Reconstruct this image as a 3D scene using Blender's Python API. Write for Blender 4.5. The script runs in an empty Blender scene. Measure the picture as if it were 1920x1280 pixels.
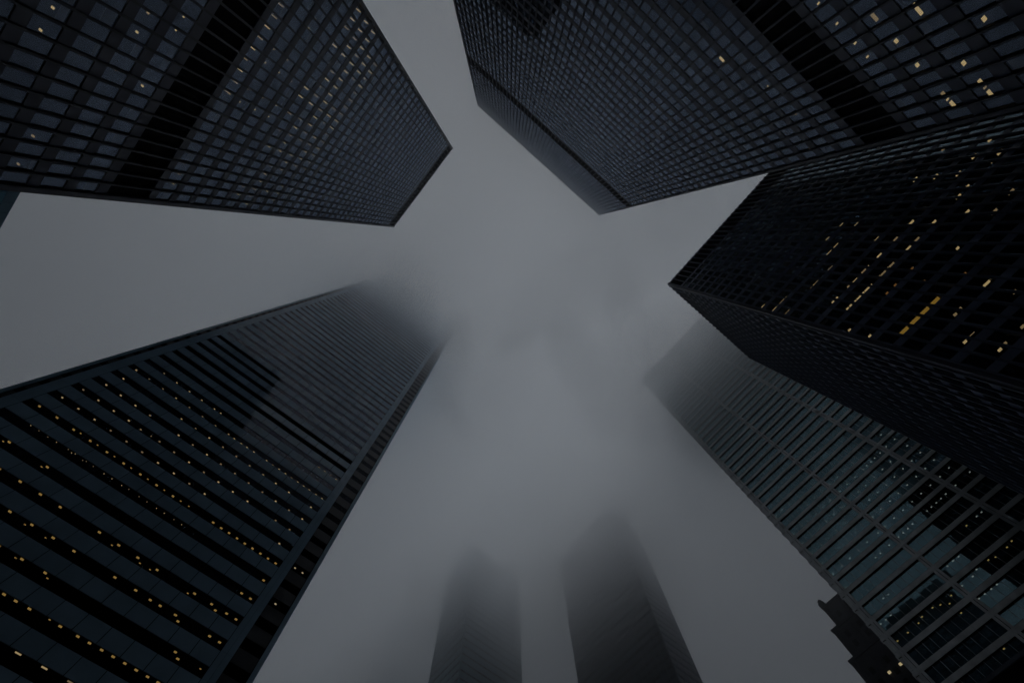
import bpy, math, random
from mathutils import Vector, Matrix

random.seed(7)
scene = bpy.context.scene
COL = scene.collection

# ------------------------------------------------------------------ camera
# The street grid runs along world X and Y; the camera looks almost straight up
# from standing height, tilted 13 degrees off the zenith.
EYE = 1.6
CR = ((0.76817, -0.64019, -0.00817),     # image right in world axes
      (0.62209, 0.74934, -0.22692),      # image down
      (0.1514, 0.16922, 0.97388))        # view direction
cam_data = bpy.data.cameras.new("camera")
cam_data.sensor_width = 36.0
cam_data.lens = 830.77 / 1920.0 * 36.0
cam_data.clip_start = 0.05
cam_data.clip_end = 5000
cam = bpy.data.objects.new("camera", cam_data)
COL.objects.link(cam)
rx, dn, fw = (Vector(v).normalized() for v in CR)
cam.matrix_world = Matrix(((rx.x, -dn.x, -fw.x, 0), (rx.y, -dn.y, -fw.y, 0), (rx.z, -dn.z, -fw.z, EYE), (0, 0, 0, 1)))
scene.camera = cam


def project(p):
    """Picture position (1920 x 1280) of a world point and its depth."""
    d = Vector(p) - Vector((0, 0, EYE))
    z = d.dot(fw)
    if z < 0.5:
        return None
    return 960 + 830.77 * d.dot(rx) / z, 640 + 830.77 * d.dot(dn) / z, z


# ------------------------------------------------------------------ exposure, sky, sun
scene.view_settings.view_transform = 'Standard'
scene.view_settings.look = 'None'
scene.view_settings.exposure = 0.0
scene.view_settings.gamma = 1
cy = scene.cycles
cy.max_bounces = 8
cy.diffuse_bounces = 2
cy.glossy_bounces = 4
cy.transmission_bounces = 4
cy.transparent_max_bounces = 24
cy.volume_bounces = 4
cy.caustics_reflective = False
cy.caustics_refractive = False
cy.use_denoising = True

SUN_EL, SUN_ROT = math.radians(55), math.radians(200)
world = bpy.data.worlds.new("World")
scene.world = world
world.use_nodes = True
nt = world.node_tree
nt.nodes.clear()
out = nt.nodes.new('ShaderNodeOutputWorld')
bg = nt.nodes.new('ShaderNodeBackground')
bg.inputs['Strength'].default_value = 3.05
sky = nt.nodes.new('ShaderNodeTexSky')
sky.sky_type = 'NISHITA'
sky.sun_disc = False
sky.sun_elevation = SUN_EL
sky.sun_rotation = SUN_ROT
sky.air_density = 2.0
sky.dust_density = 6.0
tc = nt.nodes.new('ShaderNodeTexCoord')
sep = nt.nodes.new('ShaderNodeSeparateXYZ')
nt.links.new(tc.outputs['Generated'], sep.inputs[0])
grad = nt.nodes.new('ShaderNodeMapRange')          # overcast sky: zenith three times the horizon
grad.inputs['From Min'].default_value = 0.0
grad.inputs['From Max'].default_value = 1.0
grad.inputs['To Min'].default_value = 0.33
grad.inputs['To Max'].default_value = 1.0
nt.links.new(sep.outputs['Z'], grad.inputs['Value'])
pw = nt.nodes.new('ShaderNodeMath')
pw.operation = 'POWER'
pw.inputs[1].default_value = 1.25
nt.links.new(grad.outputs[0], pw.inputs[0])
n1 = nt.nodes.new('ShaderNodeTexNoise')
n1.inputs['Scale'].default_value = 1.7
n1.inputs['Detail'].default_value = 3
n1.inputs['Distortion'].default_value = 0.6
nt.links.new(tc.outputs['Generated'], n1.inputs['Vector'])
m1 = nt.nodes.new('ShaderNodeMapRange')
m1.inputs['From Min'].default_value = 0.3
m1.inputs['From Max'].default_value = 0.7
m1.inputs['To Min'].default_value = 0.78
m1.inputs['To Max'].default_value = 1.15
nt.links.new(n1.outputs['Fac'], m1.inputs['Value'])
mul = nt.nodes.new('ShaderNodeMath')
mul.operation = 'MULTIPLY'
nt.links.new(pw.outputs[0], mul.inputs[0])
nt.links.new(m1.outputs[0], mul.inputs[1])
tint = nt.nodes.new('ShaderNodeMix')
tint.data_type = 'RGBA'
tint.inputs[6].default_value = (0.87, 0.935, 0.945, 1)
tint.inputs[7].default_value = (0.92, 0.935, 0.985, 1)
n2 = nt.nodes.new('ShaderNodeTexNoise')
n2.inputs['Scale'].default_value = 3.1
nt.links.new(tc.outputs['Generated'], n2.inputs['Vector'])
nt.links.new(n2.outputs['Fac'], tint.inputs[0])
sc_ = nt.nodes.new('ShaderNodeVectorMath')
sc_.operation = 'SCALE'
nt.links.new(tint.outputs[2], sc_.inputs[0])
nt.links.new(mul.outputs[0], sc_.inputs['Scale'])
mixs = nt.nodes.new('ShaderNodeMix')               # mostly cloud, a little of the clear sky above it
mixs.data_type = 'RGBA'
mixs.inputs[0].default_value = 0.03
nt.links.new(sc_.outputs[0], mixs.inputs[6])
nt.links.new(sky.outputs[0], mixs.inputs[7])
nt.links.new(mixs.outputs[2], bg.inputs['Color'])
nt.links.new(bg.outputs[0], out.inputs['Surface'])

sun_data = bpy.data.lights.new("sun", 'SUN')
sun_data.energy = 0.5
sun_data.angle = math.radians(35)
sun_data.color = (1.0, 0.96, 0.9)
sun = bpy.data.objects.new("sun", sun_data)
COL.objects.link(sun)
# the sky texture's sun_rotation turns clockwise from +Y
sd = Vector((math.sin(SUN_ROT) * math.cos(SUN_EL), math.cos(SUN_ROT) * math.cos(SUN_EL), math.sin(SUN_EL)))
sun.rotation_euler = sd.to_track_quat('Z', 'Y').to_euler()
sun.location = sd * 900


# ------------------------------------------------------------------ materials
def principled(name, color, rough=0.5, metal=0.0, spec=0.5, vary=0.0, vscale=0.4, bump=0.0, bscale=4.0):
    m = bpy.data.materials.new(name)
    m.use_nodes = True
    t = m.node_tree
    b = t.nodes['Principled BSDF']
    b.inputs['Base Color'].default_value = (*color, 1)
    b.inputs['Roughness'].default_value = rough
    b.inputs['Metallic'].default_value = metal
    b.inputs['Specular IOR Level'].default_value = spec
    if vary or bump:
        c = t.nodes.new('ShaderNodeTexCoord')
        n = t.nodes.new('ShaderNodeTexNoise')
        n.inputs['Scale'].default_value = vscale
        n.inputs['Detail'].default_value = 5
        t.links.new(c.outputs['Object'], n.inputs['Vector'])
        if vary:
            r = t.nodes.new('ShaderNodeMapRange')
            r.inputs['From Min'].default_value = 0.3
            r.inputs['From Max'].default_value = 0.7
            r.inputs['To Min'].default_value = 1 - vary
            r.inputs['To Max'].default_value = 1 + vary
            t.links.new(n.outputs['Fac'], r.inputs['Value'])
            s = t.nodes.new('ShaderNodeVectorMath')
            s.operation = 'SCALE'
            s.inputs[0].default_value = color
            t.links.new(r.outputs[0], s.inputs['Scale'])
            t.links.new(s.outputs[0], b.inputs['Base Color'])
            q = t.nodes.new('ShaderNodeMapRange')
            q.inputs['To Min'].default_value = max(0.02, rough - 0.08)
            q.inputs['To Max'].default_value = min(1, rough + 0.08)
            t.links.new(n.outputs['Fac'], q.inputs['Value'])
            t.links.new(q.outputs[0], b.inputs['Roughness'])
        if bump:
            n3 = t.nodes.new('ShaderNodeTexNoise')
            n3.inputs['Scale'].default_value = bscale
            t.links.new(c.outputs['Object'], n3.inputs['Vector'])
            u = t.nodes.new('ShaderNodeBump')
            u.inputs['Strength'].default_value = bump
            u.inputs['Distance'].default_value = 0.05
            t.links.new(n3.outputs['Fac'], u.inputs['Height'])
            t.links.new(u.outputs[0], b.inputs['Normal'])
    return m


def glass(name, tint, ior=1.5, refl=(0.9, 0.95, 1.0), wave=0.002):
    """Tinted window glass: what lies behind, dimmed, under a fresnel reflection."""
    m = bpy.data.materials.new(name)
    m.use_nodes = True
    t = m.node_tree
    t.nodes.clear()
    o = t.nodes.new('ShaderNodeOutputMaterial')
    mx = t.nodes.new('ShaderNodeMixShader')
    tr = t.nodes.new('ShaderNodeBsdfTransparent')
    tr.inputs[0].default_value = (*tint, 1)
    gl = t.nodes.new('ShaderNodeBsdfGlossy')
    gl.inputs['Color'].default_value = (*refl, 1)
    gl.inputs['Roughness'].default_value = 0.02
    fr = t.nodes.new('ShaderNodeFresnel')
    fr.inputs['IOR'].default_value = ior
    c = t.nodes.new('ShaderNodeTexCoord')
    n = t.nodes.new('ShaderNodeTexNoise')
    n.inputs['Scale'].default_value = 0.55
    t.links.new(c.outputs['Object'], n.inputs['Vector'])
    b = t.nodes.new('ShaderNodeBump')
    b.inputs['Strength'].default_value = 1.0
    b.inputs['Distance'].default_value = wave
    t.links.new(n.outputs['Fac'], b.inputs['Height'])
    t.links.new(b.outputs[0], gl.inputs['Normal'])
    t.links.new(fr.outputs[0], mx.inputs[0])
    t.links.new(tr.outputs[0], mx.inputs[1])
    t.links.new(gl.outputs[0], mx.inputs[2])
    t.links.new(mx.outputs[0], o.inputs['Surface'])
    return m


def lamp(name, color, strength):
    m = bpy.data.materials.new(name)
    m.use_nodes = True
    t = m.node_tree
    t.nodes.clear()
    o = t.nodes.new('ShaderNodeOutputMaterial')
    e = t.nodes.new('ShaderNodeEmission')
    e.inputs[0].default_value = (*color, 1)
    e.inputs[1].default_value = strength
    tc = t.nodes.new('ShaderNodeTexCoord')             # louvred diffuser: bright cells between darker blades
    w = t.nodes.new('ShaderNodeTexWave')
    w.inputs['Scale'].default_value = 2.6
    w.inputs['Distortion'].default_value = 1.5
    w.inputs['Detail'].default_value = 1
    t.links.new(tc.outputs['Object'], w.inputs['Vector'])
    r = t.nodes.new('ShaderNodeMapRange')
    r.inputs['To Min'].default_value = strength * 0.45
    r.inputs['To Max'].default_value = strength * 1.3
    t.links.new(w.outputs['Fac'], r.inputs['Value'])
    t.links.new(r.outputs[0], e.inputs[1])
    t.links.new(e.outputs[0], o.inputs['Surface'])
    m.cycles.emission_sampling = 'NONE'
    return m


M = {
    'black_steel': principled('black_steel', (0.026, 0.032, 0.056), 0.4, 0.0, 0.5, 0.3, 0.15),
    'spandrel': principled('spandrel_steel', (0.034, 0.045, 0.082), 0.42, 0.0, 0.4, 0.3, 0.2),
    'mullion': principled('mullion_steel', (0.020, 0.027, 0.045), 0.45, 0.0, 0.4, 0.2, 0.3),
    'navy_steel': principled('navy_steel', (0.085, 0.11, 0.185), 0.4, 0.0, 0.5, 0.25, 0.2),
    'navy_post': principled('navy_post', (0.05, 0.065, 0.11), 0.4, 0.0, 0.5, 0.2, 0.3),
    'louvre': principled('louvre_black', (0.004, 0.0045, 0.007), 0.8, 0.0, 0.1),
    'louvre_grey': principled('louvre_grey', (0.035, 0.042, 0.055), 0.6, 0.0, 0.3, 0.3, 0.3),
    'ceiling': principled('office_ceiling', (0.09, 0.085, 0.075), 0.9, 0.0, 0.1),
    'core': principled('core_black', (0.006, 0.006, 0.007), 0.9, 0.0, 0.05),
    'glass': glass('bronze_glass', (0.55, 0.5, 0.42), 2.05, (0.62, 0.76, 1.0)),
    'glass_notch': glass('notch_glass', (0.4, 0.4, 0.4), 1.25, (0.6, 0.7, 0.9)),  # grey, weakly reflecting glass for the notched corners
    'glass_blue': glass('blue_bronze_glass', (0.55, 0.5, 0.42), 2.9, (0.66, 0.86, 1.0)),
    'glass_teal': glass('teal_glass', (0.5, 0.58, 0.6), 3.6, (0.50, 0.80, 0.90)),
    'glass_dark': glass('dark_glass', (0.5, 0.45, 0.4), 1.6, (0.7, 0.8, 1.0)),
    'teal_panel': principled('teal_glass_panel', (0.30, 0.46, 0.60), 0.13, 0.0, 0.45, 0.12, 0.25, 0.05, 0.6),
    'steel': principled('brushed_steel', (0.32, 0.33, 0.335), 0.40, 1.0, 0.5, 0.18, 0.5),
    'dark_panel': principled('dark_panel', (0.02, 0.026, 0.036), 0.3, 0.0, 0.5),
    'teal_dark': principled('teal_dark', (0.11, 0.18, 0.22), 0.25, 0.0, 0.5),
    'stone': principled('limestone', (0.032, 0.034, 0.046), 0.9, 0.0, 0.2, 0.25, 0.3, 0.4, 1.5),
    'concrete': principled('plaza_granite', (0.16, 0.155, 0.15), 0.8, 0.0, 0.3, 0.2, 0.5),
    'asphalt': principled('asphalt', (0.05, 0.05, 0.052), 0.9, 0.0, 0.3, 0.2, 1.5),
    'roof': principled('roof_gravel', (0.10, 0.10, 0.10), 0.95),
    'blind': principled('beige_blind', (0.35, 0.31, 0.25), 0.9, 0.0, 0.1, 0.15, 1.0),
    'lamp_white': lamp('lamp_white', (1.0, 0.82, 0.45), 0.78 * .9),
    'lamp_soft': lamp('lamp_soft', (1.0, 0.80, 0.48), 0.78 * .42),
    'lamp_cool': lamp('lamp_cool', (0.95, 1.0, 0.88), 0.78 * 0.45),
    'lamp_warm': lamp('lamp_warm', (1.0, 0.70, 0.22), 0.78 * 0.62),
    'lamp_dim': lamp('lamp_dim', (1.0, 0.55, 0.2), 0.78 * 0.28),
    'lamp_glow': lamp('lamp_glow', (1.0, 0.66, 0.14), 0.78 * 0.45),
}


# ------------------------------------------------------------------ mesh helpers
class MB:
    def __init__(self):
        self.v, self.f, self.m = [], [], []

    def box(self, x0, x1, y0, y1, z0, z1, mat=0, bottom=None):
        n = len(self.v)
        self.v += [(x0, y0, z0), (x1, y0, z0), (x1, y1, z0), (x0, y1, z0), (x0, y0, z1), (x1, y0, z1), (x1, y1, z1), (x0, y1, z1)]
        self.f += [(n, n + 3, n + 2, n + 1), (n + 4, n + 5, n + 6, n + 7), (n, n + 1, n + 5, n + 4),
                   (n + 1, n + 2, n + 6, n + 5), (n + 2, n + 3, n + 7, n + 6), (n + 3, n, n + 4, n + 7)]
        self.m += [mat if bottom is None else bottom] + [mat] * 5
        return self

    def column(self, x0, x1, y0, y1, z0, z1, pitch, gap=0.035, cut=0.03, mat=0):
        """A pier clad in lengths of panel: one continuous skin with a groove at every joint."""
        zs, z = [(z0, 0)], z0 + pitch
        while z < z1 - 0.5:
            zs += [(z - gap, 0), (z - gap + .002, cut), (z - .002, cut), (z, 0)]
            z += pitch
        zs.append((z1, 0))
        n = len(self.v)
        for z, c in zs:
            self.v += [(x0 + c, y0 + c, z), (x1 - c, y0 + c, z), (x1 - c, y1 - c, z), (x0 + c, y1 - c, z)]
        for k in range(len(zs) - 1):
            a = n + 4 * k
            for i in range(4):
                j = (i + 1) % 4
                self.f.append((a + i, a + j, a + 4 + j, a + 4 + i))
                self.m.append(mat)
        e = n + 4 * (len(zs) - 1)
        self.f += [(n + 3, n + 2, n + 1, n), (e, e + 1, e + 2, e + 3)]
        self.m += [mat, mat]
        return self

    def quad(self, a, b, c, d, mat=0):
        n = len(self.v)
        self.v += [a, b, c, d]
        self.f.append((n, n + 1, n + 2, n + 3))
        self.m.append(mat)
        return self

    def build(self, name, mats, parent=None):
        me = bpy.data.meshes.new(name)
        base = Vector((0, 0, 0))
        me.from_pydata(self.v, [], self.f)
        for k in (mats if isinstance(mats, (list, tuple)) else [mats]):
            me.materials.append(M[k] if isinstance(k, str) else k)
        if any(self.m):
            me.polygons.foreach_set('material_index', self.m)
        me.update()
        o = bpy.data.objects.new(name, me)
        COL.objects.link(o)
        if parent is not None:
            o.parent = parent
            o.matrix_parent_inverse = parent.matrix_world.inverted()
        return o


def thing(name, label, cat, loc, group=None):
    o = bpy.data.objects.new(name, None)
    o.empty_display_size = 2
    o.location = loc
    COL.objects.link(o)
    o.matrix_world = Matrix.Translation(loc)
    o['label'] = label
    o['category'] = cat
    if group:
        o['group'] = group
    return o


class Face:
    """A vertical facade: u runs along it, n points out of it, w is the plane."""
    def __init__(self, axis, w, out):
        self.axis, self.w, self.out = axis, w, out   # axis 'x': plane x = w, u is y

    def box(self, mb, u0, u1, d0, d1, z0, z1, mat=0, bottom=None):
        """d: distance outwards from the plane."""
        a, b = sorted((self.w + self.out * d0, self.w + self.out * d1))
        u0, u1 = min(u0, u1), max(u0, u1)
        if self.axis == 'x':
            mb.box(a, b, u0, u1, z0, z1, mat, bottom)
        else:
            mb.box(u0, u1, a, b, z0, z1, mat, bottom)

    def p(self, u, d, z):
        s = self.w + self.out * d
        return (s, u, z) if self.axis == 'x' else (u, s, z)

    def pane(self, mb, u0, u1, d, z0, z1, jig=0.003, mat=0):
        """A window pane set a hair out of true, as real panes are."""
        j = [random.uniform(-jig, jig) for _ in range(3)]
        q = [self.p(u0, d + j[0], z0), self.p(u1, d + j[1], z0), self.p(u1, d + j[1] + j[2], z1), self.p(u0, d + j[0] + j[2], z1)]
        if (self.axis == 'x') == (((u1 - u0) * self.out) < 0):      # keep the normal pointing out of the facade
            q.reverse()
        mb.quad(*q, mat)

    def seen_size(self, u0, u1, z0, z1):
        c = [project(self.p(u, 0, z)) for u, z in ((u0, z0), (u1, z0), (u1, z1), (u0, z1))]
        if any(q is None for q in c):
            return 0
        mx, my = sum(q[0] for q in c) / 4, sum(q[1] for q in c) / 4
        if not (0 < mx < 1920 and 0 < my < 1280):
            return 0
        return abs(sum(c[i][0] * c[(i + 1) % 4][1] - c[(i + 1) % 4][0] * c[i][1] for i in range(4))) / 2


def put_panes(root, front, rest, mat, name='window', limit=100):
    """front: (face,u0,u1,d,z0,z1) in view; the largest become parts, all others one part."""
    ranked = sorted(front, key=lambda a: -a[0].seen_size(a[1], a[2], a[4], a[5]))
    for a in ranked[:limit]:
        mb = MB()
        a[0].pane(mb, *a[1:])
        mb.build(name, mat, root)
    mb = MB()
    for a in ranked[limit:] + rest:
        a[0].pane(mb, *a[1:])
    if mb.v:
        o = mb.build(name, mat, root)
        o['kind'] = 'stuff'


LAMPS = {   # code: (size along the facade, size inwards, material)
    'S': (0.15, 1.25, 'lamp_white'), 's': (0.12, 0.75, 'lamp_white'), 'd': (0.15, 0.18, 'lamp_white'),
    'e': (0.20, 0.30, 'lamp_white'), 'L': (0.85, 0.33, 'lamp_white'), 'M': (0.42, 0.34, 'lamp_white'),
    't': (1.15, 0.09, 'lamp_white'), 'w': (0.40, 0.35, 'lamp_dim'), 'W': (1.35, 0.75, 'lamp_glow'),
    'Y': (0.50, 0.42, 'lamp_warm'), 'y': (0.34, 0.22, 'lamp_warm'), 'q': (0.40, 0.22, 'lamp_white'),
    'f': (0.36, 0.36, 'lamp_cool'), 'g': (0.36, 0.36, 'lamp_warm'),
}


def put_lamps(root, face, rows, table, scale=1.0):
    items = []
    for word in table.split():
        u, r, d, t = word.split(',')
        u, r, d = float(u), int(r), float(d)
        a, b, mat = LAMPS[t]
        a, b = a * scale, b * scale
        items.append((a * b * (2 if t in 'LSW' else 1), u, r, d, a, b, mat))
    items.sort(key=lambda q: -q[0])
    rest = {}
    for k, (_, u, r, d, a, b, mat) in enumerate(items):
        zt = rows[r][0]
        d0, d1 = max(0.14, d - b / 2), max(0.14, d - b / 2) + b
        mb = MB() if k < 100 else rest.setdefault('x', MB())
        mats = ['lamp_white', 'lamp_cool', 'lamp_warm', 'lamp_dim', 'lamp_glow', 'core', 'lamp_soft']
        if mat == 'lamp_white' and random.random() < .38:
            mat = 'lamp_soft'
        face.box(mb, u - a / 2, u + a / 2, -d1, -d0, zt - 0.05, zt - 0.004, 5, mats.index(mat))
        if k < 100:
            o = mb.build('ceiling_light', mats, root)
    for mb in rest.values():
        mats = ['lamp_white', 'lamp_cool', 'lamp_warm', 'lamp_dim', 'lamp_glow', 'core', 'lamp_soft']
        if mat == 'lamp_white' and random.random() < .38:
            mat = 'lamp_soft'
        o = mb.build('ceiling_light', mats, root)
        o['kind'] = 'stuff'


def i_beam(face, mb, u, z0, z1, depth=0.25, flange=0.19, base=0.26):
    """Steel I-section mullion standing on a flat jamb plate."""
    face.box(mb, u - base / 2, u + base / 2, -0.10, 0.012, z0, z1)
    face.box(mb, u - 0.02, u + 0.02, 0.012, depth - 0.03, z0, z1)
    face.box(mb, u - flange / 2, u + flange / 2, depth - 0.03, depth, z0, z1)


def mies_tower(name, label, x0, x1, y0, y1, H, rows, bands, faces, lamps, lamp_face, inset=5.5, pane='glass', steel='spandrel', post='mullion'):
    """Steel and bronze-glass slab tower. rows: (window top, window height); bands: (z0, z1, material);
    faces: (Face, [mullion positions], in view)."""
    root = thing(name, label, 'skyscraper', ((x0 + x1) / 2, (y0 + y1) / 2, 0))
    MB().box(x0 + inset, x1 - inset, y0 + inset, y1 - inset, 0, H - 1.5).build('core', 'core', root)
    rows_s = sorted([(t - h, t) for t, h in rows if t - h > 7])
    # solid plates between the window rows
    cuts = [7.0]
    for a, b in rows_s:
        cuts += [a, b]
    cuts.append(H)
    for k in range(0, len(cuts), 2):
        a, b = cuts[k], cuts[k + 1]
        band = [q for q in bands if q[0] >= a - 0.01 and q[1] <= b + 0.01]
        mb = MB()
        if not band:
            mb.box(x0, x1, y0, y1, a, b, 0, 1)
            mb.build('spandrel', [steel, 'ceiling'], root)
            continue
        c = a
        for q0, q1, _ in band:
            mb.box(x0, x1, y0, y1, c, q0, 0, 1)
            c = q1
        if b - c > 0.02:
            mb.box(x0, x1, y0, y1, c, b, 0, 0)
        mb.build('spandrel', [steel, 'ceiling'], root)
        for q0, q1, mm in band:
            lb = MB()
            lb.box(x0 + 0.25, x1 - 0.25, y0 + 0.25, y1 - 0.25, q0, q1)
            if mm == 'louvre_grey':        # blades
                z = q0 + 0.2
                while z < q1 - 0.1:
                    lb.box(x0 + 0.08, x1 - 0.08, y0 + 0.08, y1 - 0.08, z, z + 0.07)
                    z += 0.3
            lb.build('louvre_band', mm, root)
    # corner piers
    for cx, sx in ((x0, 1), (x1, -1)):
        for cy_, sy in ((y0, 1), (y1, -1)):
            MB().box(min(cx - sx * 0.07, cx + sx * 0.42), max(cx - sx * 0.07, cx + sx * 0.42),
                     min(cy_ - sy * 0.07, cy_ + sy * 0.42), max(cy_ - sy * 0.07, cy_ + sy * 0.42), 0, H - 0.003).build('corner_pier', 'black_steel', root)
    front, rest, hidden = [], [], MB()
    for face, us, seen in faces:
        for u in us:
            mb = MB() if seen else hidden
            i_beam(face, mb, u, 7.0, H - 0.01)
            if seen:
                mb.build('mullion', post, root)
        for a, b in rows_s:
            for u, v in zip(us, us[1:]):
                item = (face, min(u, v) + 0.12, max(u, v) - 0.12, -0.07, a + 0.03, b - 0.03)
                (front if seen else rest).append(item)
    if hidden.v:
        o = hidden.build('mullion', 'mullion', root)
        o['kind'] = 'stuff'
    put_panes(root, front, rest, pane)
    put_lamps(root, lamp_face, rows, lamps)
    mb = MB()                                            # blinds let down to different heights
    for f, u, v, d, a, b in front:
        if random.random() < .22:
            f.box(mb, u + .03, v - .03, -.24, -.20, b - (b - a) * random.choice((.15, .3, .3, .5, .75)), b - .02)
    mb.build('window_blind', 'blind', root)['kind'] = 'stuff'
    MB().box(x0 + 0.4, x1 - 0.4, y0 + 0.4, y1 - 0.4, H, H + 0.25).build('roof', 'roof', root)
    return root


def spread(a, b, n):
    return [a + (b - a) * k / n for k in range(n + 1)]


# ceiling lights that are on: position along the facade, floor row, metres behind the glass, kind of fitting
LIT_A = '5.72,0,1.11,s 7.25,0,0.83,s 2.65,4,0.79,s 4.18,4,0.8,s 1.13,5,0.73,s -0.41,5,0.72,s 2.67,5,0.73,s 4.21,5,0.72,s 5.74,5,0.7,s 7.27,4,0.81,s 7.25,5,0.73,s 8.8,5,0.73,s 10.34,5,0.76,s 10.33,4,0.72,s 2.64,6,0.67,s 4.18,6,0.67,s 5.71,6,0.67,s 7.24,6,0.68,s 8.77,6,0.7,s 4.17,7,0.62,s 7.24,8,0.54,s 8.77,7,0.61,s 1.14,6,0.71,s 7.29,1,1.23,d 9.34,1,1.25,d 7.28,2,1.18,d 9.35,2,1.2,d 3.16,2,1.18,d 3.17,3,1.12,d 7.28,3,1.11,d 9.32,3,1.13,d 2.64,7,0.6,s 1.13,8,0.61,s 2.65,8,0.57,s 4.16,8,0.56,s 5.71,8,0.54,s 10.32,6,0.67,s 10.33,7,0.64,s 8.77,8,0.56,s 11.85,7,0.59,s 10.31,8,0.55,s 13.37,7,0.62,s 11.85,8,0.57,s 13.36,8,0.55,s 14.9,8,0.56,s 16.42,8,0.63,s 5.72,7,0.55,d 1.16,12,0.36,d 4.15,12,0.35,d 5.69,12,0.34,d 7.21,12,0.35,d 7.21,13,0.25,d -0.37,13,0.3,d -3.5,12,0.34,d -3.49,0,1.08,s -1.94,0,1,s -0.44,0,1.06,s 1.11,0,1.1,s 2.66,0,1.2,s 4.23,0,1.29,s -11.11,4,0.73,s -9.58,4,0.73,s -8.07,4,0.75,s -4.97,4,0.76,s -8.05,5,0.68,s -9.54,5,0.7,s -11.09,5,0.66,s -11.11,6,0.62,s -9.55,6,0.66,s -8.05,6,0.68,s -6.48,5,0.71,s -4.99,5,0.7,s -6.54,6,0.7,s -8.02,7,0.6,s -8.1,8,0.51,s -3.41,5,0.72,s -5.04,6,0.66,s -6.54,7,0.61,s -6.51,8,0.53,s -1.87,5,0.7,s -3.44,6,0.67,s -4.99,7,0.58,s -5.01,8,0.53,s -1.9,6,0.69,s -3.52,7,0.58,s -3.45,8,0.54,s -0.39,6,0.67,s 13.45,4,0.77,s 18.08,4,0.83,s 19.66,4,0.78,s 21.22,4,0.71,s 22.75,4,0.7,s 18.12,5,0.74,s 19.64,5,0.72,s 21.34,5,0.74,s 18.04,6,0.68,s 16.5,5,0.79,s 14.95,5,0.77,s 13.47,5,0.74,s 11.93,5,0.76,s 21.17,6,0.64,s 21.09,7,0.6,s 21,8,0.5,s 22.65,7,0.53,s 22.71,6,0.59,s 22.74,5,0.75,s 19.53,7,0.6,s 19.52,8,0.53,s 18.03,8,0.58,s 16.49,6,0.68,s 14.96,6,0.68,s 13.41,6,0.66,s 14.99,7,0.58,s -0.37,8,0.54,s -1.91,8,0.57,s -7.05,2,1.02,d -5.5,2,1.04,d -4.01,2,1.06,d 1.14,1,1.2,d 3.19,1,1.2,d 1.13,2,1.16,d 8.86,0,1.13,S 10.39,0,1.12,S 4.25,32,1.18,d 5.77,32,1.17,d 9.4,35,1.29,e 11.45,35,1.31,e 5.78,33,1.18,e 7.83,33,1.19,e 11.96,34,1.35,e 11.96,33,1.22,e 15.06,34,1.37,e 12.43,32,1.23,e 20.72,34,1.36,e 23.79,34,1.32,e 18.21,0,1.03,s 19.72,0,1.07,s 21.29,0,0.9,s 22.81,0,0.82,s 24.37,0,0.77,s 24.26,4,0.57,s 24.23,5,0.59,s'
LIT_B = '13.31,43,0.98,L 14.85,44,0.92,L 24.87,44,0.94,L 24.89,43,1.09,L 16.4,43,1.02,M 17.99,45,0.83,M 19.52,43,1.03,M 21.04,44,0.92,M 22.5,45,0.75,M 23.37,43,1.06,M 23.33,44,0.95,M 14.13,44,0.92,e 16.51,42,1.07,e 24.08,44,0.93,e 24.13,43,1.03,e 9.12,42,0.99,e 11.88,42,1.02,e 14.61,42,1.06,e 7.24,2,1.06,L 9.4,1,0.76,d 11.59,1,0.77,d 13.77,1,0.82,d 25.15,2,1.14,d 19.17,1,0.9,d 22.33,23,0.21,d 24.47,23,0.22,d'
LIT_C = '-39.6,14,1.36,L -39.52,15,1.45,L -36.57,14,1.46,L -36.55,15,1.51,L -35.05,15,1.54,L -33.5,14,1.46,L -32.06,15,1.53,L -30.55,15,1.54,L -27.54,15,1.54,L -25.99,15,1.54,L -30.51,14,1.46,L -42.18,14,1.29,M -31.34,15,1.49,M -29.85,15,1.51,M -28.26,15,1.54,M -26.8,15,1.54,M -25.27,15,1.54,M -24.47,15,1.54,M -23.89,15,1.54,M -31.34,14,1.46,M -27.49,14,1.46,M -25.22,14,1.46,M -24.45,14,1.46,M -35.2,17,1.44,M -35.77,15,1.32,d -34.3,15,1.36,d -34.29,14,1.34,d -34.24,11,1.25,d -39.43,10,1.19,t -39.44,11,1.18,t -36.5,13,1.39,t -34.94,11,1.24,t -33.44,11,1.24,t -27.44,12,1.32,t -26.67,12,1.32,t -30.49,12,1.32,t -36.26,10,1.14,t -28.61,14,1.46,t -30.55,19,1.68,L -31.29,19,1.53,M -29.76,20,1.55,M -26.84,19,1.71,M -26.09,19,1.82,M -23.08,20,1.92,M -23.77,21,1.78,M -23.07,21,1.91,M -20.76,17,1.74,M -25.94,21,1.69,M -23.83,20,1.81,t -29.84,17,1.55,w -28.86,16,1.64,w -27.43,16,1.64,w -31.74,16,1.64,w -31.72,18,1.86,w -27.27,18,1.86,W -25.7,18,1.86,W -24.26,18,1.86,W -22.54,18,1.86,W -54.01,14,0.94,L -54.1,12,0.94,L -51.14,14,1.02,L -51.05,15,1.01,L -48.26,14,1.15,L -48.3,13,1.13,L -48.32,12,1.11,L -52.69,10,0.99,t -45.62,15,1.16,M -49.51,15,1.25,d -43.89,15,1.29,L -43.59,17,0.99,L -40.84,17,1.33,L -40.96,16,1.36,L -20.79,16,1.64,M -20.57,10,1.2,t -20.74,11,1.26,t -22.3,11,1.26,t -23.08,11,1.26,t -20.85,12,1.31,t'
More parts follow.
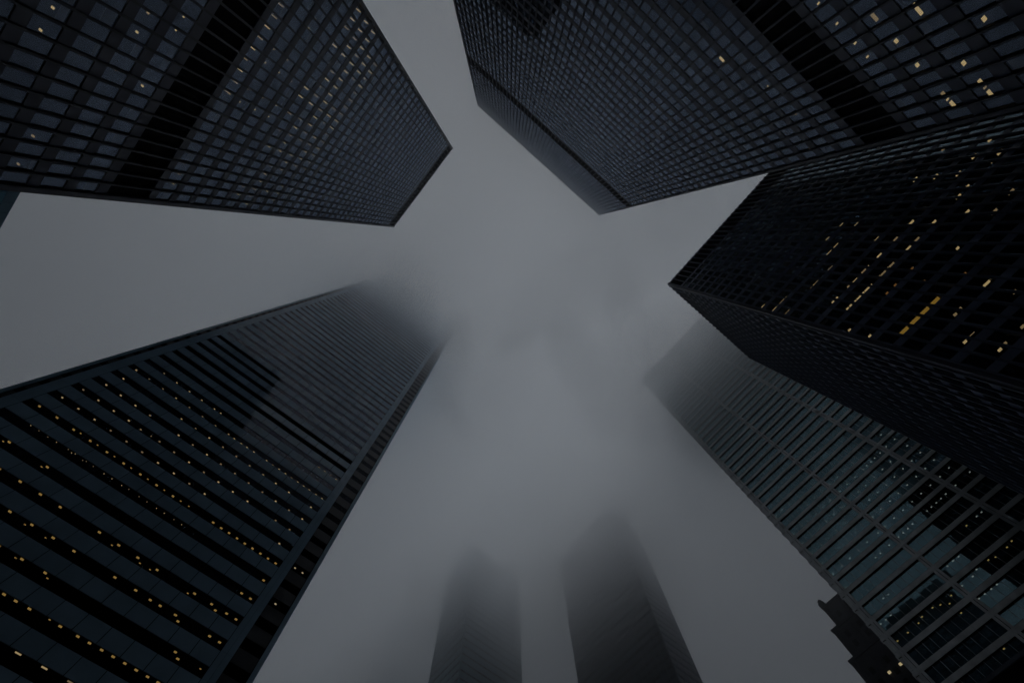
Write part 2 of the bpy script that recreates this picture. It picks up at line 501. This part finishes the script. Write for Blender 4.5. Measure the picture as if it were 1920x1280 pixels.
LIT_D = '-39.92,16,0.52,Y -36.96,16,0.51,Y -34,16,0.71,Y -31.07,16,0.79,Y -28.1,16,0.87,Y -25.09,16,0.95,Y -36.04,14,0.25,Y -30.19,14,0.47,Y -32.92,13,0.12,Y -32.85,16,0.59,y -29.84,16,0.71,y -26.81,16,0.79,y -23.76,16,0.91,y -36.74,14,0.74,y -30.84,14,0.95,y -40.1,17,0.64,M -37.13,17,0.74,M -34.17,17,0.78,M -31.16,17,0.86,M -28.16,17,0.95,M -25.18,17,1.02,M -22.12,17,1.07,M -40.21,18,0.74,M -37.25,18,0.83,M -34.26,18,0.9,M -31.37,18,0.85,M -28.92,18,1.03,M -39.54,19,0.76,M -36.56,19,0.89,M -33.53,19,0.94,M -30.53,19,0.97,M -39.62,20,0.9,M -40.42,21,0.88,M -37.18,15,0.11,d -35.88,15,0.14,d -34.41,15,0.3,d -33.02,15,0.26,d -31.14,15,0.21,d -30.48,15,0.42,d -29.98,15,0.22,d -28.63,15,0.5,d -28.12,15,0.29,d -26.92,15,0.38,d -26.89,18,0.97,d -37.58,21,0.89,d -19.07,16,1.02,Y -15.99,16,1.11,Y -8.35,16,1.16,Y -6.77,16,1.24,Y -18.14,13,0.6,Y -5.26,16,1.2,Y -22.07,16,0.97,Y -20.71,16,0.97,y -17.64,16,1.03,y -14.56,16,1.08,y -13.04,16,1.07,y -22.18,18,1.13,M -19.11,18,1.14,M -16.04,18,1.18,M -12.98,18,1.2,M -9.91,18,1.24,M -19.05,17,1.09,M -15.99,17,1.13,M -12.93,17,1.17,M -24.44,19,1.08,M -21.41,19,1.1,M -18.33,19,1.15,M -15.28,19,1.17,M -12.2,19,1.16,M -20.77,20,1.11,M -17.65,20,1.1,M -14.57,20,1.13,M -25.23,18,0.95,M -25.07,15,0.45,d -23.73,15,0.44,d -22.04,15,0.52,d -20.88,15,0.39,d -19.05,15,0.53,d -17.66,15,0.57,d -15.95,15,0.64,d -14.6,15,0.63,d -12.88,15,0.65,d -11.49,15,0.69,d -29.98,13,0.17,Y -27.05,13,0.35,Y -24.1,13,0.44,Y -26.96,12,0.13,Y -23.97,12,0.18,Y -21.02,12,0.34,Y -18.04,12,0.45,Y -15.11,13,0.75,Y -12.07,13,0.86,Y -9.01,13,0.92,Y -12.05,12,0.68,Y -8.96,12,0.73,Y -6.72,12,0.87,Y -5.23,12,0.85,Y -2.91,12,0.86,Y -2.13,12,1.55,Y 2.44,12,0.96,Y -0.08,13,1.05,Y -20.92,11,0.14,Y -17.92,11,0.14,Y -23.85,11,0.14,Y -18.68,10,0.16,Y -17.27,10,0.16,Y -15.61,10,0.16,Y -11.82,10,0.16,Y -9.62,10,0.16,Y -8.14,10,0.16,Y -6.58,10,0.31,Y -5.09,10,0.33,Y -3.57,10,0.33,Y -2.06,10,0.36,Y -0.55,10,0.39,Y 0.86,10,0.36,Y 0.18,11,0.7,Y 0.96,11,1.45,Y -2.89,13,1.03,Y -24.68,12,0.83,y -21.76,12,0.94,y -21.59,11,0.61,y -17.36,11,0.85,y -13.18,10,0.16,y -15.84,13,1.35,y -11.41,13,1.48,y -9.81,13,1.51,y -3.67,13,1.6,y 4.01,11,1,y -12.56,9,0.17,L -9.57,9,0.17,L -6.55,9,0.17,L -3.69,16,1.24,Y -2.15,16,1.27,Y -0.62,16,1.27,Y 0.95,16,1.27,Y 2.47,16,1.28,Y 4,16,1.26,Y -6.8,18,1.22,M -0.61,18,1.31,M 2.45,18,1.28,M 2.5,17,1.31,M -9.09,19,1.23,M -6.02,19,1.23,M -2.95,19,1.25,M 0.11,19,1.25,M 3.19,19,1.25,M -11.46,20,1.19,M -8.29,20,1.14,M -5.29,20,1.19,M -2.16,20,1.19,M 3.22,20,1.19,M -9.91,21,1.1,q -8.35,21,1.14,q -6.81,21,1.14,q -5.24,21,1.14,q -3.71,21,1.14,q -2.17,21,1.14,q -0.65,21,1.14,q 0.75,21,1.14,q 2.47,21,1.14,q 3.99,21,1.14,q -6.82,22,1.09,q -5.28,22,1.09,q -3.73,22,1.09,q -2.19,22,1.09,q -0.65,22,1.09,q 0.89,22,1.09,q 4.05,22,1.09,q -0.66,23,1.04,q 0.9,23,1.04,q 2.45,23,1.04,q 4.04,23,1.04,q -37.48,22,0.84,q -34.41,22,0.98,q -31.43,22,1,q -28.43,22,1.04,q -25.36,22,1.04,q -22.26,22,1.04,q -19.2,22,1.09,q -16.08,22,1.09,q -34.41,21,0.96,q -31.39,21,1.03,q -28.32,21,1.05,q -25.25,21,1.09,q -22.19,21,1.12,q -19.11,21,1.07,q -16.03,21,1.14,q -13,21,1.14,q -26.99,20,1.07,q -23.84,20,1.05,q -23.82,22,1.02,q -20.79,22,1.08,q -17.72,22,1.02,q -14.62,22,1.09,q -11.52,22,1.05,q -10.01,22,1.08,q -8.41,22,1.09,q -17.7,21,1.14,q -14.65,21,1.14,q 4.01,15,1.27,Y 2.43,14,1.19,Y 4,14,1.18,Y 2.45,13,1.08,Y 4.03,13,1.09,Y 4.02,12,0.98,Y 0.9,13,1.64,Y'
LIT_F = '-9.09,26,1.63,f -9.02,25,1.54,f -11.94,25,1.57,f -6.25,25,1.72,f -11.97,24,1.53,f -9.05,24,1.55,f -6.24,24,1.69,f -10.51,23,1.47,f -9.04,23,1.61,f -7.63,23,1.66,f -6.17,23,1.72,f -3.35,23,1.78,f -0.55,23,1.87,f 0.94,23,1.91,f -0.52,24,1.74,f 2.35,24,1.92,f 5.22,24,1.97,f 8.03,24,2.09,f 10.93,24,2.22,f -0.56,26,1.94,f 2.31,26,1.89,f 5.19,26,1.97,f 8.04,26,2.05,f 10.93,26,2.05,f -0.51,25,1.88,f 2.33,25,1.85,f 5.2,25,1.88,f 10.94,25,2.13,f -3.44,27,1.88,f -0.51,27,1.85,f 2.26,27,1.93,f 5.12,27,2.01,f 8.06,27,2.07,f 10.9,27,2.1,f -2.69,28,1.8,f -0.05,28,1.9,f 2.84,28,2.02,f 5.78,28,1.92,f 8.02,28,1.96,f 10.87,28,2.06,f -0.56,29,1.73,f 2.34,29,1.83,f 5.08,30,1.16,f 8.63,30,1.18,f 10.91,30,1.27,f 10.92,23,2.78,f 5.24,21,1.85,f 6.63,21,1.8,f -3.97,24,1.75,f -26.24,28,1.2,f -26.21,27,1.24,f -26.18,26,1.17,f -23.33,26,1.29,f -20.49,27,1.43,f -17.66,27,1.54,f -14.81,27,1.55,f -20.51,26,1.35,f -17.64,26,1.48,f -14.8,26,1.59,f -11.96,26,1.62,f -14.69,25,1.45,f -19.13,28,1.38,f -17.68,28,1.47,f -16.25,28,1.52,f -21.06,28,1.38,f -23.34,28,1.15,f -26.12,25,1.07,f -23.29,25,1.24,f -20.46,25,1.28,f -17.58,25,1.39,f -26.1,24,1.01,f -23.29,24,1.21,f -27.43,23,0.91,f -23.25,23,1.14,f -20.42,24,1.29,f -17.61,24,1.31,f -14.79,24,1.42,f -20.43,23,1.19,f -18.99,23,1.29,f -17.61,23,1.33,f -16.17,23,1.35,f -14.85,23,1.4,f -20.88,21,0.94,f -19.6,21,0.97,f -16.82,21,1.1,g -18.84,19,0.15,g -10.43,20,0.61,f -9.02,20,0.55,f -7.54,20,0.68,f -10.37,19,0.3,f -8.89,19,1.04,f -6.14,19,1.19,f -10.29,18,0.16,f -8.98,18,0.16,f -7.5,18,0.16,f -6.13,18,0.16,f -17.39,19,0.78,g -14.59,19,0.86,g -13.23,19,0.24,g -3.27,19,1.36,g -0.45,19,1.46,g 1.01,19,0.81,g -1.84,19,2.72,g 8.09,20,1.16,f 9.49,20,1.24,f 10.95,20,1.27,f 3.82,19,0.92,g 5.25,19,1.63,g 10.95,19,1.79,g -1.84,18,0.16,g 8.2,19,1.78,g -1.79,16,0.18,g -25.53,29,1.18,f -14.88,28,1.58,f -14.85,29,1.63,f -12.07,29,1.56,f -11.72,27,1.75,f -11.93,28,1.67,f -9.07,28,1.62,f -9.07,29,1.72,f -6.36,29,1.78,f -6.28,28,1.79,f -9.15,27,1.79,f -3.44,29,1.8,f -3.37,30,1.78,f'


# ------------------------------------------------------------------ tower with its long strips of lit offices, upper left
X = 37.6
rowsA = [(EYE + X * (1.642 + .094 * k), X * .062) for k in range(32)] + [(EYE + X * (1.355 - .094 * k), X * .062) for k in range(14)]
HA = EYE + 4.84 * X
fA = Face('x', -X, 1)
mies_tower('office_tower', 'black steel tower at upper left with rows of small lit strips above its dark band',
           -X - 70, -X, -12.15, 25.8, HA, rowsA,
           [(EYE + X * 1.392, EYE + X * 1.548, 'louvre'), (EYE + X * 4.60, HA - 1.2, 'louvre_grey')],
           [(fA, [X * (.670 - .0405 * k) for k in range(25)], True),
            (Face('x', -X - 70, -1), spread(-11.5, 25.2, 24), False),
            (Face('y', 25.8, 1), spread(-X - 69.4, -X - .6, 45), False),
            (Face('y', -12.15, -1), spread(-X - 69.4, -X - .6, 45), False)],
           LIT_A, fA)

# ------------------------------------------------------------------ wide tower at the top with two dark bands
Y = 35.95
rowsB = [(EYE + Y * (1.652 + .0985 * k + .0315), Y * .063) for k in range(29)]
rowsB += [(EYE + Y * (4.73 + .0985 * k + .0315), Y * .063) for k in range(13)]
rowsB += [(EYE + Y * (1.3582 - .0985 * k + .0315), Y * .063) for k in range(13)]
HB = EYE + 6.10 * Y
fB = Face('y', -Y, 1)
mies_tower('office_tower', 'widest black tower, at the top, a broad and a thin dark band across its grid',
           -47.8, 26.5, -Y - 35.9, -Y, HB, rowsB,
           [(EYE + Y * 1.425, EYE + Y * 1.582, 'louvre'), (EYE + Y * 4.476, EYE + Y * 4.665, 'louvre')],
           [(fB, [Y * (.725 - .0424 * k) for k in range(49)], True),
            (Face('y', -Y - 35.9, -1), spread(-47.2, 25.9, 48), False),
            (Face('x', 26.5, 1), spread(-Y - 35.3, -Y - .6, 23), False),
            (Face('x', -47.8, -1), spread(-Y - 35.3, -Y - .6, 23), False)],
           LIT_B, fB)

# ------------------------------------------------------------------ darkest tower at the right
X = 42.7
rowsC = [(EYE + X * (2.7076 - .0815 * k), X * .056) for k in range(33)]
HC = EYE + 2.935 * X
fC = Face('x', X, -1)
yC = -19.05
sC = Face('y', yC, 1)
rootC = mies_tower('office_tower', 'darkest black tower at the right with scattered yellow lit windows and a sharp corner',
           X, 76.5, yC - 57.0, yC, HC, rowsC, [(EYE + X * 2.735, HC - 0.8, 'louvre_grey')],
           [(fC, [-X * (.4575 + .0357 * k) for k in range(37)], True),
            (sC, spread(X + .7, 75.8, 22), True),
            (Face('y', yC - 57.0, -1), spread(X + .7, 75.8, 22), False),
            (Face('x', 76.5, 1), spread(yC - 56.3, yC - .6, 36), False)],
           LIT_C, fC, pane='glass_blue', steel='navy_steel', post='navy_post')
mb = MB()      # curved glass screen on the roof edge
N = 14
for k in range(N):
    t0, t1 = k / N, (k + 1) / N
    za, zb = HC + 2.6 * math.sin(math.pi * t0) ** .6 + .05, HC + 2.6 * math.sin(math.pi * t1) ** .6 + .05
    xa, xb = 64.5 + 11 * t0, 64.5 + 11 * t1
    n = len(mb.v)
    mb.v += [(xa, yC - .5, HC), (xb, yC - .5, HC), (xb, yC - .5, zb), (xa, yC - .5, za), (xa, yC - .62, HC), (xb, yC - .62, HC), (xb, yC - .62, zb), (xa, yC - .62, za)]
    mb.f += [(n, n + 1, n + 2, n + 3), (n + 5, n + 4, n + 7, n + 6), (n + 3, n + 2, n + 6, n + 7)]
    mb.m += [0, 0, 0]
mb.build('roof_screen', 'teal_panel', rootC)

# ------------------------------------------------------------------ banded teal tower, lower left
Y = 66.0
rowsD = [(EYE + Y * (.9376 + .0584 * k), Y * .0245) for k in range(-15, 59)]
HD = 292.0
rootD = thing('office_tower', 'banded teal glass tower at lower left, its top lost in cloud, dotted with warm lights', 'skyscraper', (-18, 95, 0))
dx0, dx1, dy0, dy1 = -43.2, 6.5, Y, 125.0
ux0, ux1 = -41.43, 4.77
MB().box(dx0 + 5, dx1 - 5, dy0 + 5, dy1 - 5, 0, HD - 2).build('core', 'core', rootD)
fD = Face('y', Y, -1)
jointsD = spread(ux0, ux1, 15)
front, rest = [], []
faces_side = [(Face('x', dx0, -1), spread(dy0 + 2, dy1 - 2, 18)), (Face('x', dx1, 1), spread(dy0 + 2, dy1 - 2, 18)), (Face('y', dy1, 1), jointsD)]
prev = 8.0
blackrows = (24, 25)
for k, (zt, h) in enumerate(rowsD + [(HD, 0.0)]):
    zb = zt - h if h else HD
    if zb < 9:
        prev = zt
        continue
    mb = MB()
    mb.box(dx0 + .12, dx1 - .12, dy0 + .12, dy1 - .12, prev, zb, 1, 2)       # floor plate behind the panels
    for u, v in zip(jointsD, jointsD[1:]):                                  # glass spandrel panels
        fD.box(mb, u + .045, v - .045, -.11, 0, prev + .02, zb - .02, 0)
    mb.build('spandrel', ['teal_panel', 'louvre', 'ceiling'], rootD)
    sb = MB()
    for f2, us in faces_side:
        for u, v in zip(us, us[1:]):
            f2.box(sb, u + .02, v - .02, -.11, 0, prev + .02, zb - .02)
        f2.box(sb, us[0] - 1.9, us[0] - .02, -.11, 0, prev + .02, zb - .02)
        f2.box(sb, us[-1] + .02, us[-1] + 1.9, -.11, 0, prev + .02, zb - .02)
    sb.build('spandrel', 'teal_panel', rootD)
    prev = zt
    if not h:
        continue
    if k in blackrows:
        MB().box(dx0 + .6, dx1 - .6, dy0 + .5, dy1 - .5, zb, zt).build('louvre_band', 'louvre', rootD)
        continue
    for u, v in zip(jointsD, jointsD[1:]):
        m = (u + v) / 2
        front.append((fD, u + .03, m - .015, -.09, zb + .01, zt - .01, .003))
        front.append((fD, m + .015, v - .03, -.09, zb + .01, zt - .01, .003))
    for f2, us in faces_side:
        rest.append((f2, us[0], us[-1], -.09, zb, zt, .003))
put_panes(rootD, front, rest, 'glass_dark')
for u, v in ((dx0, ux0 - .03), (ux1 + .03, dx1)):       # clad strips beside the windows, two panels wide
    mid = (u + v) / 2
    for a, b in ((u, mid - .01), (mid + .01, v)):
        MB().column(a, b, Y - .004, Y + .35, 8, HD - .5, Y * .0584).build('corner_panel', 'teal_panel', rootD)
mb = MB()
for j in jointsD:
    fD.box(mb, j - .02, j + .02, -.12, -.03, 8, HD - 2)
    fD.box(mb, j + 1.54 - .012, j + 1.54 + .012, -.12, -.07, 8, HD - 2) if j < ux1 - 1 else None
mb.build('window_bars', 'louvre', rootD).name = 'glazing_bar'
put_lamps(rootD, fD, rowsD, LIT_D, 0.8)
mb = MB()      # a row with its blinds drawn
for k in range(6, 15):
    fD.box(mb, jointsD[k] + .1, jointsD[k] + 1.48, -.4, -.3, rowsD[22][0] - 1.55, rowsD[22][0] - .02)
    fD.box(mb, jointsD[k] + 1.62, jointsD[k] + 3.0, -.4, -.3, rowsD[22][0] - 1.5 + random.random() * .5, rowsD[22][0] - .02)
mb.build('window_blind', 'blind', rootD)
for a, b, pa, pb in ((-45.9, dx0 - .003, -46.55, -45.9), (dx1 + .003, 10.3, 10.3, 11.07)):   # notched corners
    MB().box(a, b, 69.0, 122.0, 0, HD - 3).build('notch_wall', 'louvre', rootD)
    fN = Face('y', 69.0, -1)
    gb = MB()
    fN.pane(gb, a + .12, b - .12, .03, 9, HD - 4)
    gb.build('window', 'glass_notch', rootD)
    mb = MB()
    for zt, h in rowsD:
        if zt > 12:
            fN.box(mb, a + .1, b - .1, .0, .06, zt + .02, zt + 3.854 - h - .02)
    mb.build('notch_panel', 'dark_panel', rootD)['kind'] = 'stuff'
    MB().column(pa, pb, 68.8, 122.2, 8, HD - 3, 3.854).build('corner_pier', 'teal_panel', rootD)
mb = MB()
for u, r in ((9.0, 17), (7.4, 17), (7.9, 15), (8.2, 9)):
    Face('y', 69.0, -1).box(mb, u - .16, u + .16, .07, .11, rowsD[r][0] - 1.05, rowsD[r][0] - .82)
mb.build('wall_light', 'lamp_soft', rootD)
MB().box(dx0 + 1, dx1 - 1, dy0 + 1, dy1 - 1, HD, HD + .4).build('roof', 'roof', rootD)

# ------------------------------------------------------------------ steel banded tower, lower right
X = 113.0
rowsF = [(EYE + X * (.8376 + .0341 * k), X * .0235) for k in range(-24, 41)]
HF = 250.0
rootF = thing('office_tower', 'grey steel banded tower at lower right, with bluish windows and paired vertical ribs', 'skyscraper', (132, -21, 0))
fy1 = .1155 * X
ribs = [.1035 * X + .0] + [(-.0470 - .149 * k) * X for k in range(4)]
fy0 = ribs[-1] - 1.5
fF = Face('x', X, -1)
sF = Face('y', fy1, 1)
MB().box(X + 6, 144, fy0 + 6, fy1 - 6, 0, HF - 2).build('core', 'core', rootF)
front, rest, prev = [], [], 14.0
for k, (zt, h) in enumerate(rowsF + [(HF, 0)]):
    zb = zt - h if h else HF
    if zb < 15:
        prev = zt
        continue
    mb = MB()
    mb.box(X + .15, 150, fy0 + .15, fy1 - .15, prev, zb, 1, 2)
    y = fy0 + .1
    while y < fy1 - .3:                                   # fascia in lengths with open joints
        y2 = min(y + 5.61, fy1 - .05)
        fF.box(mb, y + .012, y2 - .012, -.14, .34, prev + .08, zb - .08, 0)
        fF.box(mb, y + .012, y2 - .012, -.14, .26, prev + .0, prev + .08, 1)
        fF.box(mb, y + .012, y2 - .012, -.14, .26, zb - .08, zb, 1)
        y = y2
    sF.box(mb, X + .4, 149.6, -.14, .3, prev + .05, zb - .05, 0)
    mb.build('spandrel', ['steel', 'louvre', 'ceiling'], rootF)
    prev = zt
    if not h:
        continue
    for a, b in zip(ribs, ribs[1:]):
        n = 9
        us = spread(a - .62, b + .62, n)
        for u, v in zip(us, us[1:]):
            front.append((fF, v + .035, u - .035, -.05, zb + .02, zt - .02, .012))
    rest.append((sF, X + .5, 149.5, -.05, zb, zt, .003))
put_panes(rootF, front, rest, 'glass_teal')
for a, b in zip(ribs, ribs[1:]):
    for u in spread(a - .62, b + .62, 9)[1:-1]:
        mb = MB()
        fF.box(mb, u - .03, u + .03, -.12, .05, 14, HF - 1)
        mb.build('mullion', 'steel', rootF)
for r in ribs:
    mb = MB()
    for a, b in ((r - .60, r - .07), (r + .07, r + .60)):
        mb.column(X - .50, X + .1, a, b, 0, HF, 3.856)
    fF.box(mb, r - .07, r + .07, -.1, .2, 0, HF, 1)
    mb.build('rib', ['steel', 'louvre'], rootF)
MB().column(X - .22, X + .6, ribs[0] + .68, fy1 + .02, 0, HF, 3.856).build('corner_pier', 'steel', rootF)
MB().box(X + .3, 149.9, fy0 + .2, fy1 - .2, 0, 14).build('lobby_wall', 'louvre', rootF)
MB().box(X + 1, 149, fy0 + 1, fy1 - 1, HF, HF + .4).build('roof', 'roof', rootF)
put_lamps(rootF, fF, rowsF, LIT_F)

# ------------------------------------------------------------------ old stepped stone tower behind the steel one
rootJ = thing('stone_tower', 'old stepped stone tower with corner turrets peeking out behind the grey steel tower', 'tower', (200, 6, 0))
XJ = 185.0
steps = [(XJ, 26.0, 143.5, 108), (XJ - .6, 32.5, 136.0, 0), (XJ - 1.0, 33.4, 130.0, 0), (XJ - 1.5, 34.9, 126.5, 0)]
cyJ = 6.0
tiers = [(136.3, 145.0, 24.0, 0), (124.9, 136.3, 27.0, .5), (117, 124.9, 28.3, .8), (0, 117, 28.9, 1.1)]
body = MB()
tiers = [(0, 126.4, 28.6, 1.2), (126.4, 137.7, 26.5, .6), (137.7, 146.4, 23.9, 0)]
fJ = Face('x', XJ, -1)
for z0, z1, half, off in tiers:
    body.box(XJ - off, XJ + 34 + off, cyJ - half, cyJ + half, z0, z1)
    body.box(XJ - off - .25, XJ + 34.25 + off, cyJ - half - .25, cyJ + half + .25, z1 - .7, z1 + .25)
    n = 9
    for k in range(n + 1):                                # shallow buttresses
        u = cyJ - half + 1.2 + (2 * half - 2.4) * k / n
        fJ.box(body, u - .55, u + .55, off, off + .45, z0, z1 - 1.2)
body.build('wall', 'stone', rootJ)
for u in (cyJ - 23.0, cyJ - 12.0, cyJ, cyJ + 12, cyJ + 23.0):
    tb = MB()
    tb.box(XJ - .5, XJ + 2.0, u - 1.2, u + 1.2, 146.4, 148.0)
    tb.box(XJ - .2, XJ + 1.6, u - .8, u + .8, 148.0, 149.2)
    tb.box(XJ + .2, XJ + 1.2, u - .4, u + .4, 149.2, 149.8)
    tb.build('turret', 'stone', rootJ)
MB().box(XJ + 2, XJ + 32, cyJ - 22, cyJ + 22, 146.7, 147.0).build('roof', 'roof', rootJ)
for z0, z1, half, off in tiers:
    n = 9
    for k in range(n):
        u = cyJ - half + 1.2 + (2 * half - 2.4) * (k + .5) / n
        if u < cyJ + 5:
            continue
        z = max(z0 + 2.2, 80)
        while z < z1 - 5:
            mb = MB()
            fJ.box(mb, u - .95, u + .95, off + .004, off + .12, z, z + 2.4, 0)
            fJ.box(mb, u - .80, u + .80, off + .12, off + .15, z + .15, z + 2.25, 1)
            mb.build('window', ['stone', 'louvre'], rootJ)
            z += 3.9
for (u, z) in ((26.4, 116.4), (21.9, 116.3), (27.8, 108.6), (23.2, 108.5)):
    mb = MB()
    fJ.box(mb, u - .5, u + .5, 1.65, 1.70, z, z + .8)
    mb.build('lit_window', 'lamp_white', rootJ)


# ------------------------------------------------------------------ plainer towers far off in the cloud
def far_tower(name, label, x0, x1, y0, y1, H, pitch, win, panel, glassm, bay=3.0, inset=4.0, cat='skyscraper', vis=('x0', 'y0')):
    root = thing(name, label, cat, ((x0 + x1) / 2, (y0 + y1) / 2, 0))
    MB().box(x0 + inset, x1 - inset, y0 + inset, y1 - inset, 0, H - 1).build('core', 'core', root)
    fs = {'x0': Face('x', x0, -1), 'x1': Face('x', x1, 1), 'y0': Face('y', y0, -1), 'y1': Face('y', y1, 1)}
    z = 6.0
    panes = []
    MB().box(x0 + .2, x1 - .2, y0 + .2, y1 - .2, 0, 6).build('lobby_wall', 'louvre', root)
    while z < H - pitch:
        mb = MB()
        mb.box(x0, x1, y0, y1, z, z + pitch - win, 0, 1)
        mb.build('spandrel', [panel, 'ceiling'], root)
        for k, f in fs.items():
            a, b = (y0, y1) if k[0] == 'x' else (x0, x1)
            us = spread(a + .3, b - .3, max(1, int((b - a) / bay)))
            for u, v in zip(us, us[1:]):
                panes.append((f, u + .08, v - .08, -.06, z + pitch - win, z + pitch, .003))
        z += pitch
    MB().box(x0, x1, y0, y1, z, H).build('parapet', panel, root)
    mb = MB()
    for k, f in fs.items():
        a, b = (y0, y1) if k[0] == 'x' else (x0, x1)
        for u in spread(a + .3, b - .3, max(1, int((b - a) / bay))):
            f.box(mb, u - .09, u + .09, -.15, .10, 6, H - .2)
    o = mb.build('mullion', panel, root)
    seen = [p for p in panes if any(p[0] is fs[k] for k in vis)]
    rest = [p for p in panes if not any(p[0] is fs[k] for k in vis)]
    put_panes(root, seen, rest, glassm)
    MB().box(x0 + .5, x1 - .5, y0 + .5, y1 - .5, H, H + .3).build('roof', 'roof', root)
    return root


far_tower('office_tower', 'left of the two dim towers swallowed by cloud at the bottom, faint floor lines',
          103, 140, 158, 184, 243, 4.0, 0.9, 'teal_dark', 'glass_dark')
rH = far_tower('office_tower', 'right and darkest of the two towers swallowed by cloud at the bottom',
          150, 167.4, 81.9, 131, 243, 3.7, 1.4, 'dark_panel', 'glass_dark')
far_tower('office_tower', 'faintest tower shape at the bottom, left of and behind the dim tower with floor lines',
          106, 137, 238, 268, 258, 4.0, 1.0, 'teal_dark', 'glass_dark')
far_tower('office_tower', 'palest tower shape, between the two dim towers at the bottom and behind them',
          190, 222, 182, 212, 255, 4.0, 1.7, 'dark_panel', 'glass_dark')
far_tower('office_tower', 'sliver of a bluish glass building at the left edge below the upper left tower',
          -136, -100, 60, 118, 118, 3.9, 2.4, 'teal_dark', 'glass_teal', vis=('x1',))
# low dark block that fills the bottom right corner
rootK = thing('low_building', 'black low-rise roof edge in the bottom right corner under the grey steel tower', 'building', (98, 0, 0))
MB().box(90, 106, -17, 24, 0, EYE + .5485 * 90 - .5).build('wall', 'louvre', rootK)
MB().box(89.8, 106.2, -17.2, 24.2, EYE + .5485 * 90 - .5, EYE + .5485 * 90).build('parapet', 'black_steel', rootK)

# ------------------------------------------------------------------ ground
g = MB().quad((-1500, -1500, 0), (1500, -1500, 0), (1500, 1500, 0), (-1500, 1500, 0)).build('ground', 'concrete')
g['kind'] = 'structure'
g['label'] = 'grey granite plaza and city ground'
r = MB().quad((-1500, 38, .004), (1500, 38, .004), (1500, 54, .004), (-1500, 54, .004)).build('road', 'asphalt')
r['kind'] = 'structure'
kb = MB().box(-1500, 1500, 37.7, 38, 0, .13).box(-1500, 1500, 54, 54.3, 0, .13).build('kerb', 'concrete')
kb['kind'] = 'structure'

# ------------------------------------------------------------------ low cloud that the tower tops run into
levels = [(120, 150, .0006), (150, 172, .0028), (172, 188, .0095), (188, 202, .024), (202, 216, .045), (216, 230, .065), (230, 266, .065)]
cb = MB()
mats = []
for k, (z0, z1, dens) in enumerate(levels):
    m = bpy.data.materials.new('cloud')
    m.use_nodes = True
    t = m.node_tree
    t.nodes.clear()
    o = t.nodes.new('ShaderNodeOutputMaterial')
    v = t.nodes.new('ShaderNodeVolumePrincipled')
    v.inputs['Color'].default_value = (0.94, 0.962, 0.992, 1)
    v.inputs['Density'].default_value = dens
    v.inputs['Anisotropy'].default_value = 0.0
    t.links.new(v.outputs[0], o.inputs['Volume'])
    mats.append(m)
    sag = 32.0
    xs = [(-1400, 0), (0, 0), (55, -sag * .3), (120, -sag), (200, -sag * 1.2), (1400, -sag * 1.2)]
    n = len(cb.v)
    last = k == len(levels) - 1                          # the cloud's upper side sags less
    for x, dz in xs:                                     # the base sags towards the far towers
        cb.v += [(x, -1400, z0 + dz), (x, 1400, z0 + dz), (x, 1400, z1 + dz * .93 if last else z1 - .01 + dz), (x, -1400, z1 + dz * .93 if last else z1 - .01 + dz)]
    for i in range(len(xs) - 1):
        a = n + 4 * i
        for q in range(4):
            r_ = (q + 1) % 4
            cb.f.append((a + q, a + r_, a + 4 + r_, a + 4 + q)); cb.m.append(k)
    e = n + 4 * (len(xs) - 1)
    cb.f += [(n + 3, n + 2, n + 1, n), (e, e + 1, e + 2, e + 3)]
    cb.m += [k, k]
# torn wisps hanging below the base: long flat ellipsoids of thin fog, the sky's darker streaks of shade put into its colour
wm = bpy.data.materials.new('cloud_wisp')
wm.use_nodes = True
t = wm.node_tree
t.nodes.clear()
o = t.nodes.new('ShaderNodeOutputMaterial')
v = t.nodes.new('ShaderNodeVolumePrincipled')
v.inputs['Color'].default_value = (0.42, 0.46, 0.47, 1)
v.inputs['Density'].default_value = 0.014
t.links.new(v.outputs[0], o.inputs['Volume'])
mats.append(wm)
rw = random.Random(11)
wisps = []
for (ax, ay, bx, by, wz, width, count) in [(28, 22, 54, -48, 187, 4, 19), (40, -40, 62, -62, 186, 9, 7), (-2, 46, 20, 66, 190, 9, 6), (70, 2, 96, 20, 172, 10, 6)]:          # shreds scattered along a line
    for _ in range(count):
        q = rw.random()
        wisps.append((ax + (bx - ax) * q + rw.gauss(0, width), ay + (by - ay) * q + rw.gauss(0, width), wz + rw.uniform(-3, 4),
                      rw.uniform(10, 34), rw.uniform(5, 15), rw.uniform(2.5, 5.5), math.atan2(by - ay, bx - ax) + rw.gauss(0, .35)))
for (wx, wy, wz, sx, sy, sz, rot) in wisps:
    n0, A, B = len(cb.v), 28, 12
    for i in range(1, B):
        ph = math.pi * i / B
        for j in range(A):
            th = 2 * math.pi * j / A
            ex, ey = sx * math.sin(ph) * math.cos(th), sy * math.sin(ph) * math.sin(th)
            cb.v.append((wx + ex * math.cos(rot) - ey * math.sin(rot), wy + ex * math.sin(rot) + ey * math.cos(rot), wz + sz * math.cos(ph)))
    top, bot = len(cb.v), len(cb.v) + 1
    cb.v += [(wx, wy, wz + sz), (wx, wy, wz - sz)]
    for i in range(B - 2):
        for j in range(A):
            a, b = n0 + i * A + j, n0 + i * A + (j + 1) % A
            cb.f.append((a, a + A, b + A, b)); cb.m.append(len(mats) - 1)
    for j in range(A):
        cb.f.append((top, n0 + j, n0 + (j + 1) % A)); cb.m.append(len(mats) - 1)
        e = n0 + (B - 2) * A
        cb.f.append((bot, e + (j + 1) % A, e + j)); cb.m.append(len(mats) - 1)
cloud = cb.build('low_cloud', mats)
cloud['kind'] = 'stuff'
cloud['label'] = 'grey low cloud hiding the tops of the tallest towers'
